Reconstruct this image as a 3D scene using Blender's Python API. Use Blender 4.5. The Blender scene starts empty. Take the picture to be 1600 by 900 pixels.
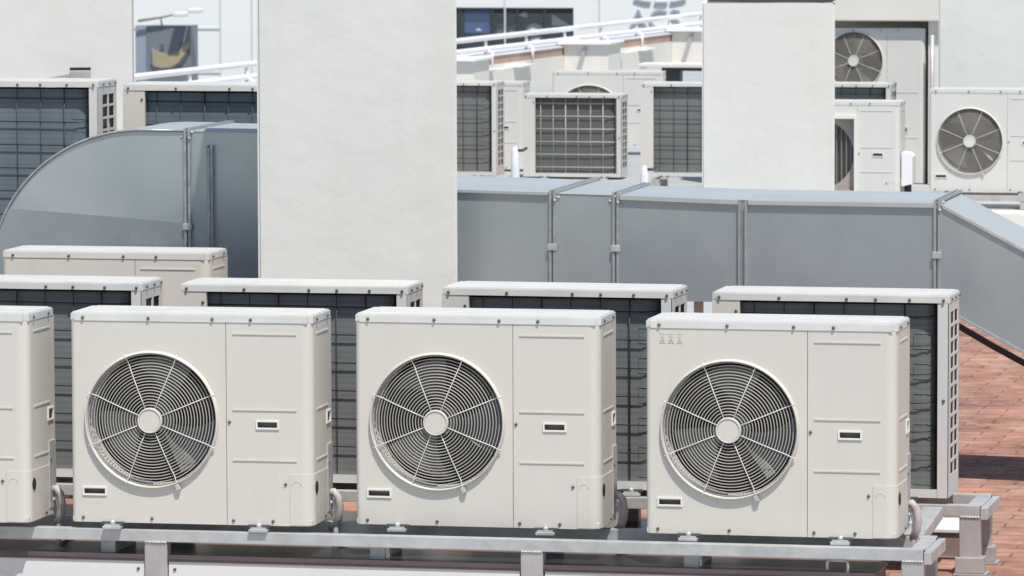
import bpy, bmesh, math, random
from mathutils import Vector, Matrix
random.seed(7)
scn = bpy.context.scene
C = scn.collection
PI = math.pi

# ------------------------------------------------------------------ camera
CP = Vector((6.016, -19.406, 2.577)); YAW, PIT, ROL = 0.2149, 0.0817, -0.0031
fw = Vector((-math.sin(YAW)*math.cos(PIT), math.cos(YAW)*math.cos(PIT), -math.sin(PIT)))
rt = Vector((math.cos(YAW), math.sin(YAW), 0)); up = rt.cross(fw)
r2 = math.cos(ROL)*rt + math.sin(ROL)*up; u2 = -math.sin(ROL)*rt + math.cos(ROL)*up
cd = bpy.data.cameras.new('camera'); cam = bpy.data.objects.new('camera', cd); C.objects.link(cam)
M4 = Matrix(((r2.x, u2.x, -fw.x, CP.x), (r2.y, u2.y, -fw.y, CP.y), (r2.z, u2.z, -fw.z, CP.z), (0, 0, 0, 1)))
cam.matrix_world = M4
cd.sensor_width = 36; cd.lens = 8030/1600*36; cd.clip_start = .5; cd.clip_end = 2000
cd.dof.use_dof = True; cd.dof.focus_distance = 19.8; cd.dof.aperture_fstop = 16
scn.camera = cam
# ------------------------------------------------------------------ light
SUN = Vector((-0.27, 0.43, -1.0)).normalized()          # direction the light travels
w = bpy.data.worlds.new('World'); scn.world = w; w.use_nodes = True
nt = w.node_tree; bg = nt.nodes['Background']
sky = nt.nodes.new('ShaderNodeTexSky'); sky.sky_type = 'NISHITA'; sky.sun_disc = False
sky.sun_elevation = math.asin(-SUN.z)
sky.sun_rotation = math.atan2(-SUN.x, -SUN.y)
nt.links.new(sky.outputs[0], bg.inputs[0]); bg.inputs[1].default_value = 0.125
sl = bpy.data.lights.new('sun', 'SUN'); sl.energy = 4.6; sl.angle = math.radians(.55); sl.color = (1.0, .962, .905)
so = bpy.data.objects.new('sun', sl); C.objects.link(so); so.rotation_euler = SUN.to_track_quat('-Z', 'Y').to_euler()
so.location = (0, 0, 12)
vs = scn.view_settings; vs.view_transform = 'Standard'; vs.look = 'None'; vs.gamma = 1; vs.use_curve_mapping = False
vs.exposure = 0.0

# ------------------------------------------------------------------ materials
def mat(name, col, rough=.6, metal=0, var=.06, vscale=6, bump=0, bscale=60, rvar=.1, col2=None, stretch=(1, 1, 1), spec=.5):
    m = bpy.data.materials.new(name); m.use_nodes = True; n = m.node_tree; L = n.links
    b = n.nodes['Principled BSDF']; b.inputs['Metallic'].default_value = metal
    b.inputs['Specular IOR Level'].default_value = spec
    tc = n.nodes.new('ShaderNodeTexCoord'); mp = n.nodes.new('ShaderNodeMapping'); mp.inputs['Scale'].default_value = stretch
    L.new(tc.outputs['Object'], mp.inputs[0])
    oi = n.nodes.new('ShaderNodeObjectInfo')
    ns = n.nodes.new('ShaderNodeTexNoise'); ns.inputs['Scale'].default_value = vscale; ns.inputs['Detail'].default_value = 5
    ns.noise_dimensions = '4D'
    mw = n.nodes.new('ShaderNodeMath'); mw.operation = 'MULTIPLY'; mw.inputs[1].default_value = 37.0
    L.new(oi.outputs['Random'], mw.inputs[0]); L.new(mw.outputs[0], ns.inputs['W'])
    L.new(mp.outputs[0], ns.inputs['Vector'])
    cr = n.nodes.new('ShaderNodeValToRGB'); L.new(ns.outputs['Fac'], cr.inputs[0])
    c2 = col2 if col2 else tuple(c*(1-2*var) for c in col)
    cr.color_ramp.elements[0].position = .3; cr.color_ramp.elements[1].position = .68
    cr.color_ramp.elements[0].color = (*c2, 1); cr.color_ramp.elements[1].color = (*col, 1)
    L.new(cr.outputs[0], b.inputs['Base Color'])
    mr = n.nodes.new('ShaderNodeMapRange'); mr.inputs[3].default_value = rough+rvar; mr.inputs[4].default_value = max(.03, rough-rvar)
    L.new(ns.outputs['Fac'], mr.inputs[0]); L.new(mr.outputs[0], b.inputs['Roughness'])
    if bump:
        bn = n.nodes.new('ShaderNodeTexNoise'); bn.inputs['Scale'].default_value = bscale; bn.inputs['Detail'].default_value = 4
        L.new(mp.outputs[0], bn.inputs['Vector'])
        bp = n.nodes.new('ShaderNodeBump'); bp.inputs['Strength'].default_value = bump; bp.inputs['Distance'].default_value = .01
        L.new(bn.outputs['Fac'], bp.inputs['Height']); L.new(bp.outputs[0], b.inputs['Normal'])
    return m
paint = mat('ivory_paint', (.625, .587, .522), .42, var=.018, vscale=2.2, bump=.02, bscale=9, rvar=.06)
paintf = mat('hazed_ivory_paint', (.665, .65, .605), .45, var=.02, vscale=2.2, bump=.02, bscale=9, rvar=.06)  # same ivory, lightened in colour to carry haze over the distant units
sidep = mat('ivory_paint_side', (.64, .64, .61), .42, var=.02, vscale=3, bump=.02, bscale=9, rvar=.06)
lidp = mat('lid_paint', (.68, .67, .63), .4, var=.05, vscale=5, rvar=.08, stretch=(1, 3, 1))
wire = mat('guard_wire', (.46, .425, .37), .5, var=.03)
spoke = mat('spoke_wire', (.76, .75, .70), .45, var=.03)
shroud = mat('shroud_plastic', (.82, .81, .78), .5, var=.12, vscale=26, stretch=(1, 1, .5))
dirty = mat('stained_white', (.60, .57, .52), .7, var=.2, vscale=30)
fanp = mat('fan_plastic', (.15, .155, .155), .35, var=.06)
darkm = mat('dark_plastic', (.02, .019, .018), .5, var=.1)
screwm = mat('screw_metal', (.16, .155, .14), .45, metal=.5, var=.2, vscale=300)
recess = mat('recess_plastic', (.24, .20, .165), .6, var=.05)
blackw = mat('black_guard_wire', (.018, .019, .02), .4, var=.1)
whitew = mat('white_guard_wire', (.66, .65, .60), .5, var=.05)
footm = mat('foot_steel', (.10, .11, .11), .5, metal=.3)
def coilmat(name, col):
    m = mat(name, col, .55, var=.10, vscale=5, rvar=.05, stretch=(1, 1, .6))
    n = m.node_tree; L = n.links; b = n.nodes['Principled BSDF']
    tc = n.nodes.new('ShaderNodeTexCoord'); wv = n.nodes.new('ShaderNodeTexWave'); wv.bands_direction = 'Z'; wv.wave_type = 'BANDS'
    wv.inputs['Scale'].default_value = 12; wv.inputs['Distortion'].default_value = .15
    L.new(tc.outputs['Object'], wv.inputs['Vector'])
    old = b.inputs['Base Color'].links[0].from_socket
    mx = n.nodes.new('ShaderNodeMix'); mx.data_type = 'RGBA'; mx.blend_type = 'MULTIPLY'
    mr = n.nodes.new('ShaderNodeMapRange'); mr.inputs[3].default_value = .85; mr.inputs[4].default_value = 1
    L.new(wv.outputs['Fac'], mr.inputs[0]); L.new(mr.outputs[0], mx.inputs[7]); L.new(old, mx.inputs[6]); mx.inputs[0].default_value = 1
    L.new(mx.outputs[2], b.inputs['Base Color'])
    return m
coilm = coilmat('coil_fins', (.19, .205, .195))
coilb = coilmat('coil_fins_blue', (.15, .20, .23))
galv = mat('galvanised_steel', (.56, .565, .555), .5, metal=.3, var=.13, vscale=14, bump=.06, bscale=40, spec=.4)
galvleg = mat('galvanised_leg', (.52, .50, .49), .5, metal=.35, var=.10, vscale=10, bump=.05, bscale=40)
ductm = mat('duct_sheet', (.54, .60, .61), .36, metal=.65, var=.12, vscale=1.3, rvar=.12, bump=.09, bscale=1.6, col2=(.40, .465, .485))
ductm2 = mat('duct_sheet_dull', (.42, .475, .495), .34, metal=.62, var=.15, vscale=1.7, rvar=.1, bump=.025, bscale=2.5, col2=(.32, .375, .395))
ductt = mat('duct_top_sheet', (.50, .54, .535), .5, metal=.3, var=.07, vscale=2.2, bump=.03, bscale=3)
ductf = mat('duct_flange_steel', (.50, .54, .545), .42, metal=.5, var=.15, vscale=30)
seal = mat('sealant', (.62, .62, .56), .8, var=.2, vscale=60)
plaster = mat('white_plaster', (.70, .715, .67), .9, var=.025, vscale=1.6, bump=.5, bscale=6, rvar=.02, spec=.2)
plaster2 = mat('cream_plaster', (.76, .73, .67), .9, var=.03, vscale=1.5, bump=.2, bscale=8, spec=.2)
pinkb = mat('pink_brown_render', (.50, .35, .28), .9, var=.1, vscale=4, spec=.2)
whitep = mat('white_gloss_paint', (.84, .83, .83), .4, var=.03)
tape = mat('pipe_tape', (.52, .46, .44), .6, var=.18, vscale=40)
foil = mat('white_pipe_jacket', (.80, .80, .82), .35, var=.08, vscale=20)
kerbtop = mat('kerb_top_metal', (.035, .037, .04), .3, metal=.0, var=.2, vscale=5, rvar=.06)
kerbtrim = mat('kerb_trim_metal', (.13, .10, .105), .45, metal=.2, var=.1)
kerbw = mat('kerb_white_panel', (.72, .74, .73), .5, var=.03, vscale=3)
brownb = mat('brown_block', (.30, .22, .20), .7, var=.1, vscale=12)
facade = mat('facade_panel', (.90, .91, .88), .6, var=.012, vscale=.4)
facj = mat('facade_joint', (.68, .70, .71), .7, var=.02)
greyd = mat('dark_grey_metal', (.07, .075, .08), .5, metal=.2)
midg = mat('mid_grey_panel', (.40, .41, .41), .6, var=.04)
signg = mat('sign_grey', (.20, .225, .25), .6, var=.04)
signs = mat('sign_side_blue', (.33, .38, .44), .6, var=.03)
signy = mat('sign_yellow', (.44, .38, .24), .6, var=.06)
signd = mat('sign_dark', (.12, .12, .15), .6)
letter = mat('faint_lettering', (.40, .45, .50), .6, var=.05)
ghost = mat('faded_emblem', (.60, .575, .52), .6, var=.06, vscale=80)
cable = mat('cable_rubber', (.07, .06, .055), .5)
blueb = mat('blue_blind', (.045, .10, .30), .7, var=.1)
pale = mat('pale_object', (.55, .62, .66), .6, var=.1)
olive = mat('olive_object', (.13, .15, .10), .6, var=.1)
street = mat('street_asphalt', (.16, .16, .16), .9, vscale=.5)
glassm = bpy.data.materials.new('window_glass'); glassm.use_nodes = True
gb = glassm.node_tree.nodes['Principled BSDF']; gb.inputs['Base Color'].default_value = (.5, .6, .65, 1)
gb.inputs['Roughness'].default_value = .05; gb.inputs['Alpha'].default_value = .14

def weather(m, col, amt, stretch, scale, lo_, hi_, detail=6):
    # a sparse stain layer mixed over the base colour, shaped by its own noise
    n = m.node_tree; L = n.links; b = n.nodes['Principled BSDF']; old = b.inputs['Base Color'].links[0].from_socket
    tc = n.nodes.new('ShaderNodeTexCoord'); mp = n.nodes.new('ShaderNodeMapping'); mp.inputs['Scale'].default_value = stretch; L.new(tc.outputs['Object'], mp.inputs[0])
    oi = n.nodes.new('ShaderNodeObjectInfo'); mw = n.nodes.new('ShaderNodeMath'); mw.operation = 'MULTIPLY'; mw.inputs[1].default_value = 91; L.new(oi.outputs['Random'], mw.inputs[0])
    ns = n.nodes.new('ShaderNodeTexNoise'); ns.noise_dimensions = '4D'; ns.inputs['Scale'].default_value = scale; ns.inputs['Detail'].default_value = detail; ns.inputs['Roughness'].default_value = .65
    L.new(mp.outputs[0], ns.inputs['Vector']); L.new(mw.outputs[0], ns.inputs['W'])
    mr = n.nodes.new('ShaderNodeMapRange'); mr.inputs[1].default_value = lo_; mr.inputs[2].default_value = hi_; mr.inputs[4].default_value = amt; L.new(ns.outputs['Fac'], mr.inputs[0])
    mx = n.nodes.new('ShaderNodeMix'); mx.data_type = 'RGBA'; L.new(mr.outputs[0], mx.inputs[0]); L.new(old, mx.inputs[6]); mx.inputs[7].default_value = (*col, 1)
    L.new(mx.outputs[2], b.inputs['Base Color'])
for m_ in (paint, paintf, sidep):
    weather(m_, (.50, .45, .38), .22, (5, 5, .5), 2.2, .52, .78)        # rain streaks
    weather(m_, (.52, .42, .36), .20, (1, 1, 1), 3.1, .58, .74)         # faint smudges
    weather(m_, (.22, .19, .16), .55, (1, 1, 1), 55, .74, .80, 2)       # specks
weather(lidp, (.45, .43, .38), .35, (1, 3, 1), 4, .5, .75)
weather(plaster, (.52, .50, .44), .18, (4, 4, .35), 1.3, .5, .75)
weather(plaster, (.25, .24, .22), .7, (1, 1, 1), 24, .77, .81, 2)
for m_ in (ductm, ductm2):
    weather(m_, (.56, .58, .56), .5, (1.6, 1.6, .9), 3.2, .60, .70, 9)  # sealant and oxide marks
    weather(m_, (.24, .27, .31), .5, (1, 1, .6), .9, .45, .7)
weather(galv, (.36, .34, .31), .45, (1, 1, 1), 9, .52, .72); weather(galvleg, (.33, .29, .26), .4, (1, 1, .6), 9, .5, .72)
def groundmat():
    m = bpy.data.materials.new('terracotta_paving'); m.use_nodes = True; n = m.node_tree; L = n.links
    b = n.nodes['Principled BSDF']; b.inputs['Roughness'].default_value = .85; b.inputs['Specular IOR Level'].default_value = .25
    tc = n.nodes.new('ShaderNodeTexCoord')
    nz = n.nodes.new('ShaderNodeTexNoise'); nz.inputs['Scale'].default_value = 3; L.new(tc.outputs['Object'], nz.inputs['Vector'])
    ad = n.nodes.new('ShaderNodeVectorMath'); ad.operation = 'MULTIPLY_ADD'; ad.inputs[1].default_value = (.03, .03, 0)
    L.new(nz.outputs['Color'], ad.inputs[0]); L.new(tc.outputs['Object'], ad.inputs[2])
    br = n.nodes.new('ShaderNodeTexBrick'); L.new(ad.outputs[0], br.inputs['Vector'])
    br.inputs['Scale'].default_value = 1; br.inputs['Brick Width'].default_value = .28; br.inputs['Row Height'].default_value = .14
    br.inputs['Mortar Size'].default_value = .009; br.inputs['Mortar Smooth'].default_value = .5; br.offset = .5; br.inputs['Bias'].default_value = -.1
    br.inputs['Color1'].default_value = (.43, .235, .165, 1); br.inputs['Color2'].default_value = (.34, .17, .118, 1)
    br.inputs['Mortar'].default_value = (.22, .12, .09, 1)
    mp = n.nodes.new('ShaderNodeMapping'); mp.inputs['Scale'].default_value = (1.0, .75, 1); mp.inputs['Rotation'].default_value = (0, 0, .3); L.new(tc.outputs['Object'], mp.inputs[0])
    n1 = n.nodes.new('ShaderNodeTexNoise'); n1.inputs['Scale'].default_value = 2.2; n1.inputs['Detail'].default_value = 9; n1.inputs['Roughness'].default_value = .7; L.new(mp.outputs[0], n1.inputs['Vector'])
    cr = n.nodes.new('ShaderNodeValToRGB'); L.new(n1.outputs['Fac'], cr.inputs[0])
    cr.color_ramp.elements[0].position = .34; cr.color_ramp.elements[0].color = (.55, .53, .56, 1)
    cr.color_ramp.elements[1].position = .66; cr.color_ramp.elements[1].color = (1.22, 1.25, 1.25, 1)
    mx = n.nodes.new('ShaderNodeMix'); mx.data_type = 'RGBA'; mx.blend_type = 'MULTIPLY'; mx.inputs[0].default_value = 1
    L.new(br.outputs['Color'], mx.inputs[6]); L.new(cr.outputs[0], mx.inputs[7])
    # lighter lime deposits
    n2 = n.nodes.new('ShaderNodeTexNoise'); n2.inputs['Scale'].default_value = 5.0; n2.inputs['Detail'].default_value = 10; n2.inputs['Roughness'].default_value = .75; L.new(mp.outputs[0], n2.inputs['Vector'])
    c2 = n.nodes.new('ShaderNodeValToRGB'); L.new(n2.outputs['Fac'], c2.inputs[0]); c2.color_ramp.elements[0].position = .50; c2.color_ramp.elements[1].position = .68
    c2.color_ramp.elements[1].color = (.55, .55, .55, 1)
    m2 = n.nodes.new('ShaderNodeMix'); m2.data_type = 'RGBA'; L.new(c2.outputs[0], m2.inputs[0]); L.new(mx.outputs[2], m2.inputs[6]); m2.inputs[7].default_value = (.60, .40, .28, 1)
    L.new(m2.outputs[2], b.inputs['Base Color'])
    bp = n.nodes.new('ShaderNodeBump'); bp.inputs['Strength'].default_value = .4; bp.inputs['Distance'].default_value = .01
    L.new(n2.outputs['Fac'], bp.inputs['Height']); L.new(bp.outputs[0], b.inputs['Normal'])
    return m
terra = groundmat()

# ------------------------------------------------------------------ mesh builder
class MB:
    def __init__(s): s.v = []; s.f = []; s.sm = []
    def quad(s, *p, smooth=False):
        i = len(s.v); s.v += [tuple(q) for q in p]; s.f.append(tuple(range(i, i+len(p)))); s.sm.append(smooth)
    def box(s, x0, x1, y0, y1, z0, z1, b=0.0):
        i = len(s.v)
        if b <= 0:
            s.v += [(x0, y0, z0), (x1, y0, z0), (x1, y1, z0), (x0, y1, z0), (x0, y0, z1), (x1, y0, z1), (x1, y1, z1), (x0, y1, z1)]
            fs = [(0, 3, 2, 1), (4, 5, 6, 7), (0, 1, 5, 4), (1, 2, 6, 5), (2, 3, 7, 6), (3, 0, 4, 7)]
            for f in fs: s.f.append(tuple(i+k for k in f)); s.sm.append(False)
        else:
            bm = bmesh.new(); r = bmesh.ops.create_cube(bm, size=1)
            for v in bm.verts: v.co = Vector(((x0+x1)/2+v.co.x*(x1-x0), (y0+y1)/2+v.co.y*(y1-y0), (z0+z1)/2+v.co.z*(z1-z0)))
            bmesh.ops.bevel(bm, geom=list(bm.edges)+list(bm.verts), offset=b, segments=2, affect='EDGES', profile=.6)
            s.addbm(bm)
        return s
    def addbm(s, bm, mtx=None, smooth=False):
        i = len(s.v); bm.verts.index_update()
        for v in bm.verts: s.v.append(tuple((mtx @ v.co) if mtx else v.co))
        for f in bm.faces: s.f.append(tuple(i+v.index for v in f.verts)); s.sm.append(smooth)
        bm.free()
    def tube(s, pts, r, n=10, closed=False, caps=True, rr=None):
        pts = [Vector(p) for p in pts]; N = len(pts); base = len(s.v); ref = None
        for k, p in enumerate(pts):
            a = pts[(k-1) % N] if (closed or k > 0) else p; b = pts[(k+1) % N] if (closed or k < N-1) else p
            t = (b-a).normalized()
            if ref is None: ref = Vector((0, 0, 1)) if abs(t.z) < .9 else Vector((1, 0, 0))
            u = (ref - t*ref.dot(t)).normalized(); ref = u; vv = t.cross(u); q = rr[k] if rr else r
            for j in range(n):
                an = 2*PI*j/n; s.v.append(tuple(p+q*(math.cos(an)*u+math.sin(an)*vv)))
        for k in range(N if closed else N-1):
            for j in range(n):
                a = base+k*n+j; b = base+k*n+(j+1) % n; c = base+((k+1) % N)*n+(j+1) % n; d = base+((k+1) % N)*n+j
                s.f.append((a, b, c, d)); s.sm.append(True)
        if caps and not closed:
            s.f.append(tuple(base+j for j in range(n))[::-1]); s.sm.append(False)
            s.f.append(tuple(base+(N-1)*n+j for j in range(n))); s.sm.append(False)
        return s
    def cyl(s, p0, p1, r, n=16, r1=None):
        return s.tube([p0, p1], r, n, rr=[r, r if r1 is None else r1])
    def lathe(s, prof, cx, cz, n=64, smooth=True, axis='y', cy=0):
        # prof: list of (radius, depth); axis y through (cx, cz) or axis z through (cx, cy)
        i0 = len(s.v)
        for (r, d) in prof:
            for j in range(n):
                a = 2*PI*j/n
                if axis == 'y': s.v.append((cx+r*math.cos(a), cy+d, cz+r*math.sin(a)))
                else: s.v.append((cx+r*math.cos(a), cy+r*math.sin(a), cz+d))
        for k in range(len(prof)-1):
            for j in range(n):
                s.f.append((i0+k*n+j, i0+k*n+(j+1) % n, i0+(k+1)*n+(j+1) % n, i0+(k+1)*n+j)); s.sm.append(smooth)
        return s
    def plate(s, xs, zs, holes, fn):
        # grid of rects xs by zs minus holes; fn(u, v) -> point
        xs = sorted(set(xs+[h[0] for h in holes]+[h[1] for h in holes])); zs = sorted(set(zs+[h[2] for h in holes]+[h[3] for h in holes]))
        for a, b in zip(xs, xs[1:]):
            for c, d in zip(zs, zs[1:]):
                mx, mz = (a+b)/2, (c+d)/2
                if any(h[0] < mx < h[1] and h[2] < mz < h[3] for h in holes): continue
                s.quad(fn(a, c), fn(b, c), fn(b, d), fn(a, d))
        return s
    def prism(s, poly, fn, d0, d1):
        n = len(poly); i = len(s.v)
        s.v += [tuple(fn(p[0], p[1], d0)) for p in poly]+[tuple(fn(p[0], p[1], d1)) for p in poly]
        s.f.append(tuple(range(i, i+n))); s.sm.append(False); s.f.append(tuple(range(i+2*n-1, i+n-1, -1))); s.sm.append(False)
        for k in range(n): s.f.append((i+k, i+n+k, i+n+(k+1) % n, i+(k+1) % n)); s.sm.append(False)
        return s
    def build(s, name, m, parent=None, recalc=True):
        me = bpy.data.meshes.new(name); me.from_pydata(s.v, [], s.f); me.materials.append(m)
        me.polygons.foreach_set('use_smooth', s.sm); me.update()
        if recalc:
            bm = bmesh.new(); bm.from_mesh(me); bmesh.ops.remove_doubles(bm, verts=bm.verts, dist=1e-5)
            bmesh.ops.recalc_face_normals(bm, faces=bm.faces); bm.to_mesh(me); bm.free()
        o = bpy.data.objects.new(name, me); C.objects.link(o)
        if parent:
            o.parent = parent
            if parent.get('world_built'): o.location = -Vector(parent.location)
        return o
def tag(o, label=None, cat=None, group=None, kind=None):
    if label: o['label'] = label
    if cat: o['category'] = cat
    if group: o['group'] = group
    if kind: o['kind'] = kind
    return o
def thing(name, label, cat, loc=(0, 0, 0), rz=0, group=None, world=False):
    o = bpy.data.objects.new(name, None); C.objects.link(o); o.location = loc; o.rotation_euler = (0, 0, rz); o.empty_display_size = .1
    if world: o['world_built'] = 1
    return tag(o, label, cat, group)
def kids(o): return [c for c in bpy.data.objects if c.parent == o]
def copy_tree(o, parent=None):
    c = o.copy(); C.objects.link(c); c.parent = parent
    for ch in kids(o): copy_tree(ch, c)
    return c
def inst(name, src, parent, loc=(0, 0, 0), rot=(0, 0, 0)):
    o = bpy.data.objects.new(name, src); C.objects.link(o); o.parent = parent; o.location = loc; o.rotation_euler = rot; return o

# ------------------------------------------------------------------ setting
GZ = -0.315
def struct(mb, name, m):
    o = mb.build(name, m); o['kind'] = 'structure'; return o
def wx(Y): return -9.55+(Y-35)*.078           # the roof's left edge, where the parapet runs
g = MB(); g.prism([(wx(-25)-.05, -25), (16, -25), (16, 75), (wx(75)-.05, 75)], lambda a, b, d: (a, b, d), GZ, GZ-.4)
struct(g, 'roof_paving', terra)
g = MB(); g.box(-12, 15.9, -24.8, -.25, GZ+.002, GZ+.03); struct(g, 'bounce_slab', mat('bounce_slab_grey', (.42, .43, .42), .9, var=.08))  # added out of view, pale grey to thin the terracotta's red bounce
for pts_ in ([(wx(6.3), 6.3), (.9, 6.3), (.9, 14.9), (wx(14.9), 14.9)], [(wx(14.9), 14.9), (15.8, 14.9), (15.8, 24.2), (wx(24.2), 24.2)],
             [(-2.6, 24.2), (15.8, 24.2), (15.8, 26.5), (-2.6, 26.5)], [(wx(26.5), 26.5), (15.8, 26.5), (15.8, 74.9), (wx(74.9), 74.9)]):
    g = MB(); g.prism(pts_, lambda a, b, d: (a, b, d), GZ+.001, GZ+.006); struct(g, 'bounce_slab', bpy.data.materials['bounce_slab_grey'])  # added grey sheets that keep terracotta bounce off pillars and far units
g = MB(); g.box(-400, 400, -300, 700, -14.2, -14); struct(g, 'street_ground', street)
g = MB(); g.prism([(wx(-25), -24.9), (15.9, -24.9), (15.9, 74.9), (wx(74.9), 74.9)], lambda a, b, d: (a, b, d), GZ-.42, -14)
o = g.build('building_block', plaster2); tag(o, 'cream building block carrying the paved roof', 'building')

# ------------------------------------------------------------------ outdoor unit
screw_me = None
def get_screw():
    global screw_me
    if screw_me: return screw_me
    mb = MB(); mb.lathe([(0.0002, -.005), (.003, -.005), (.0058, -.003), (.0066, 0), (.0066, .001)], 0, 0, n=10)
    o = mb.build('screw', screwm); screw_me = o.data; bpy.data.objects.remove(o); return screw_me

def make_unit(W=.98, H=.83, D=.33, fans=1, guard='black', coil=None, paint=paint, pipes=False, square=False, name='outdoor_unit', detail=True):
    U = thing(name, 'x', 'air conditioner')
    ZL = H-.03; zb = .0; R0 = .02; R1 = .042; seam = .634*W/.98
    FX = .330*W/.98 if fans == 1 else seam*.52
    FR = .267
    fz = [.41*H/.83] if fans == 1 else [H*.31, H*.79]
    hd = (.052, .138, .113, .136)                       # lower left pocket
    hr = (.760*W/.98, .840*W/.98, ZL*.484, ZL*.512)         # right panel pocket
    if fans == 2: hr = (.74, .82, H*.33, H*.36); hd = (.052, .12, .05, .08)
    # front plate with round hole(s) and rounded left edge
    p = MB(); F = lambda a, b: (a, 0, b)
    S = .278
    if square: S = .295; FX = .315; fz = [.395]
    cells = [(FX-S, FX+S, z-S, z+S) for z in fz]
    holes = list(cells)+[hd]
    if square: holes = [(FX-S, FX+S, fz[0]-S, fz[0]+S), hd]
    p.plate([R0, seam-.001], [zb, ZL], holes, F)
    for z in fz:
        if square: break
        N = 96
        def sq(a):
            c, s_ = math.cos(a), math.sin(a); k = S/max(abs(c), abs(s_)); return (FX+c*k, 0, z+s_*k)
        def ci(a, r=FR+.003, y=0): return (FX+r*math.cos(a), y, z+r*math.sin(a))
        angs = [2*PI*k/N for k in range(N)]
        for a, b in zip(angs, angs[1:]+[2*PI]): p.quad(ci(a), sq(a), sq(b), ci(b))
    for k in range(5):
        a0 = PI+PI/2*k/5; a1 = PI+PI/2*(k+1)/5
        q = lambda a: (R0+R0*math.cos(a), R0+R0*math.sin(a))
        (xa, ya), (xb, yb) = q(a0), q(a1); p.quad((xa, ya, zb), (xb, yb, zb), (xb, yb, ZL), (xa, ya, ZL), smooth=True)
    p.quad((0, R0, zb), (0, .035, zb), (0, .035, ZL), (0, R0, ZL))
    p.build('front_panel', paint, U, recalc=False)
    # right panel wraps round the corner, down the side and onto the back
    p = MB(); p.plate([seam+.001, W-R1], [zb, ZL], [hr], F)
    for k in range(6):
        a0 = -PI/2+PI/2*k/6; a1 = -PI/2+PI/2*(k+1)/6
        q = lambda a: (W-R1+R1*math.cos(a), R1+R1*math.sin(a))
        (xa, ya), (xb, yb) = q(a0), q(a1); p.quad((xa, ya, zb), (xb, yb, zb), (xb, yb, ZL), (xa, ya, ZL), smooth=True)
    sh = (.245, .300, ZL*.485, ZL*.535)
    p.plate([R1, D], [zb, ZL], [sh] if fans == 1 else [], lambda a, b: (W, a, b))
    xo = W-.115
    p.quad((W, D, zb), (xo, D, zb), (xo, D, ZL), (W, D, ZL)); p.quad((xo, D, zb), (xo, D-.02, zb), (xo, D-.02, ZL), (xo, D, ZL))
    def bar(x0, x1, z): p.box(x0, x1, -.0035, .001, z-.003, z+.003)
    for f in ((.945, .571, .322) if fans == 1 else (.95, .6, .3)):
        bar(seam+.026, W-.062, ZL*f)
        if detail and fans == 1: p.box(W-.001, W+.003, .075, .27, ZL*f-.003, ZL*f+.003)
    p.build('side_panel', paint, U, recalc=False)
    if fans == 1:
        # service cover at the lower front corner
        R = R1+.003; p = MB(); xl = .890*W/.98; zt = .205
        cx = W-R1
        pts = [(xl, -.003), (cx, -.003)]+[(cx+R*math.cos(a), R1+R*math.sin(a)) for a in [-PI/2+PI/2*k/6 for k in range(1, 7)]]+[(W+.003, .285)]
        for (xa, ya), (xb, yb) in zip(pts, pts[1:]):
            p.quad((xa, ya, zb+.004), (xb, yb, zb+.004), (xb, yb, zt), (xa, ya, zt), smooth=True)
        for (xa, ya), (xb, yb) in zip(pts, pts[1:]):
            p.quad((xa, ya, zt), (xb, yb, zt), (xb-.004*(xb > cx), yb+.004*(yb < R1), zt), (xa-.004*(xa > cx), ya+.004*(ya < R1), zt))
        p.quad((xl, -.003, zb+.004), (xl, 0, zb+.004), (xl, 0, zt), (xl, -.003, zt))
        cov = p.build('service_cover', paint, U, recalc=False)
        p = MB(); p.tube([(xl+.028+.018*math.cos(a), -.0035, zt-.045+.018*math.sin(a)) for a in [PI*k/10 for k in range(11)]], .0012, 5)
        p.build('knockout_ring', paint, cov)
        p = MB(); p.lathe([(.0002, -.004), (.019, -.004), (.021, .001)], 0, 0, n=20); o = p.build('rubber_plug', darkm, cov)
        o.rotation_euler = (0, 0, PI/2); o.location = (W+.003, .055, zt-.055); o.scale = (.9, 1, 1.25)
    # pockets
    def pocket(nm, h, mtx=None):
        x0, x1, z0, z1 = h; p = MB(); t = .0065; d = -.005
        for a, b, c, e in ((x0-t, x1+t, z1, z1+t), (x0-t, x1+t, z0-t, z0), (x0-t, x0, z0, z1), (x1, x1+t, z0, z1)): p.box(a, b, d, .002, c, e)
        o = p.build(nm, spoke, U, recalc=False)
        q = MB(); y1 = .028
        q.quad((x0, y1, z0), (x1, y1, z0), (x1, y1, z1), (x0, y1, z1)); q.quad((x0, 0.002, z0), (x1, .002, z0), (x1, y1, z0), (x0, y1, z0))
        q.quad((x0, .002, z1), (x1, .002, z1), (x1, y1, z1), (x0, y1, z1)); q.quad((x0, .002, z0), (x0, y1, z0), (x0, y1, z1), (x0, .002, z1)); q.quad((x1, .002, z0), (x1, y1, z0), (x1, y1, z1), (x1, .002, z1))
        q.build('recess', recess, o, recalc=False); return o
    pocket('handle', hd); pocket('handle', hr)
    if fans == 1 and detail:
        o = pocket('handle', (.245, .300, ZL*.485, ZL*.535)); o.rotation_euler = (0, 0, PI/2); o.location = (W, 0, 0)
    # lid
    p = MB(); bm = bmesh.new(); bmesh.ops.create_cube(bm, size=1)
    for v in bm.verts: v.co = Vector((W/2+v.co.x*(W+.004), D/2+v.co.y*(D+.006), H-.014+v.co.z*.032))
    bmesh.ops.bevel(bm, geom=[e for e in bm.edges if abs(e.verts[0].co.z-e.verts[1].co.z) > .01], offset=.02, segments=4, affect='EDGES')
    bmesh.ops.bevel(bm, geom=[e for e in bm.edges if e.verts[0].co.z > H-.01 and e.verts[1].co.z > H-.01 and len(e.link_faces) == 2 and any(abs(f.normal.z) < .5 for f in e.link_faces)], offset=.005, segments=2, affect='EDGES')
    p.addbm(bm)
    for yy in (.09, .165, .24): p.box(.05, W-.05, yy, yy+.012, H+.001, H+.0045)
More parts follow.
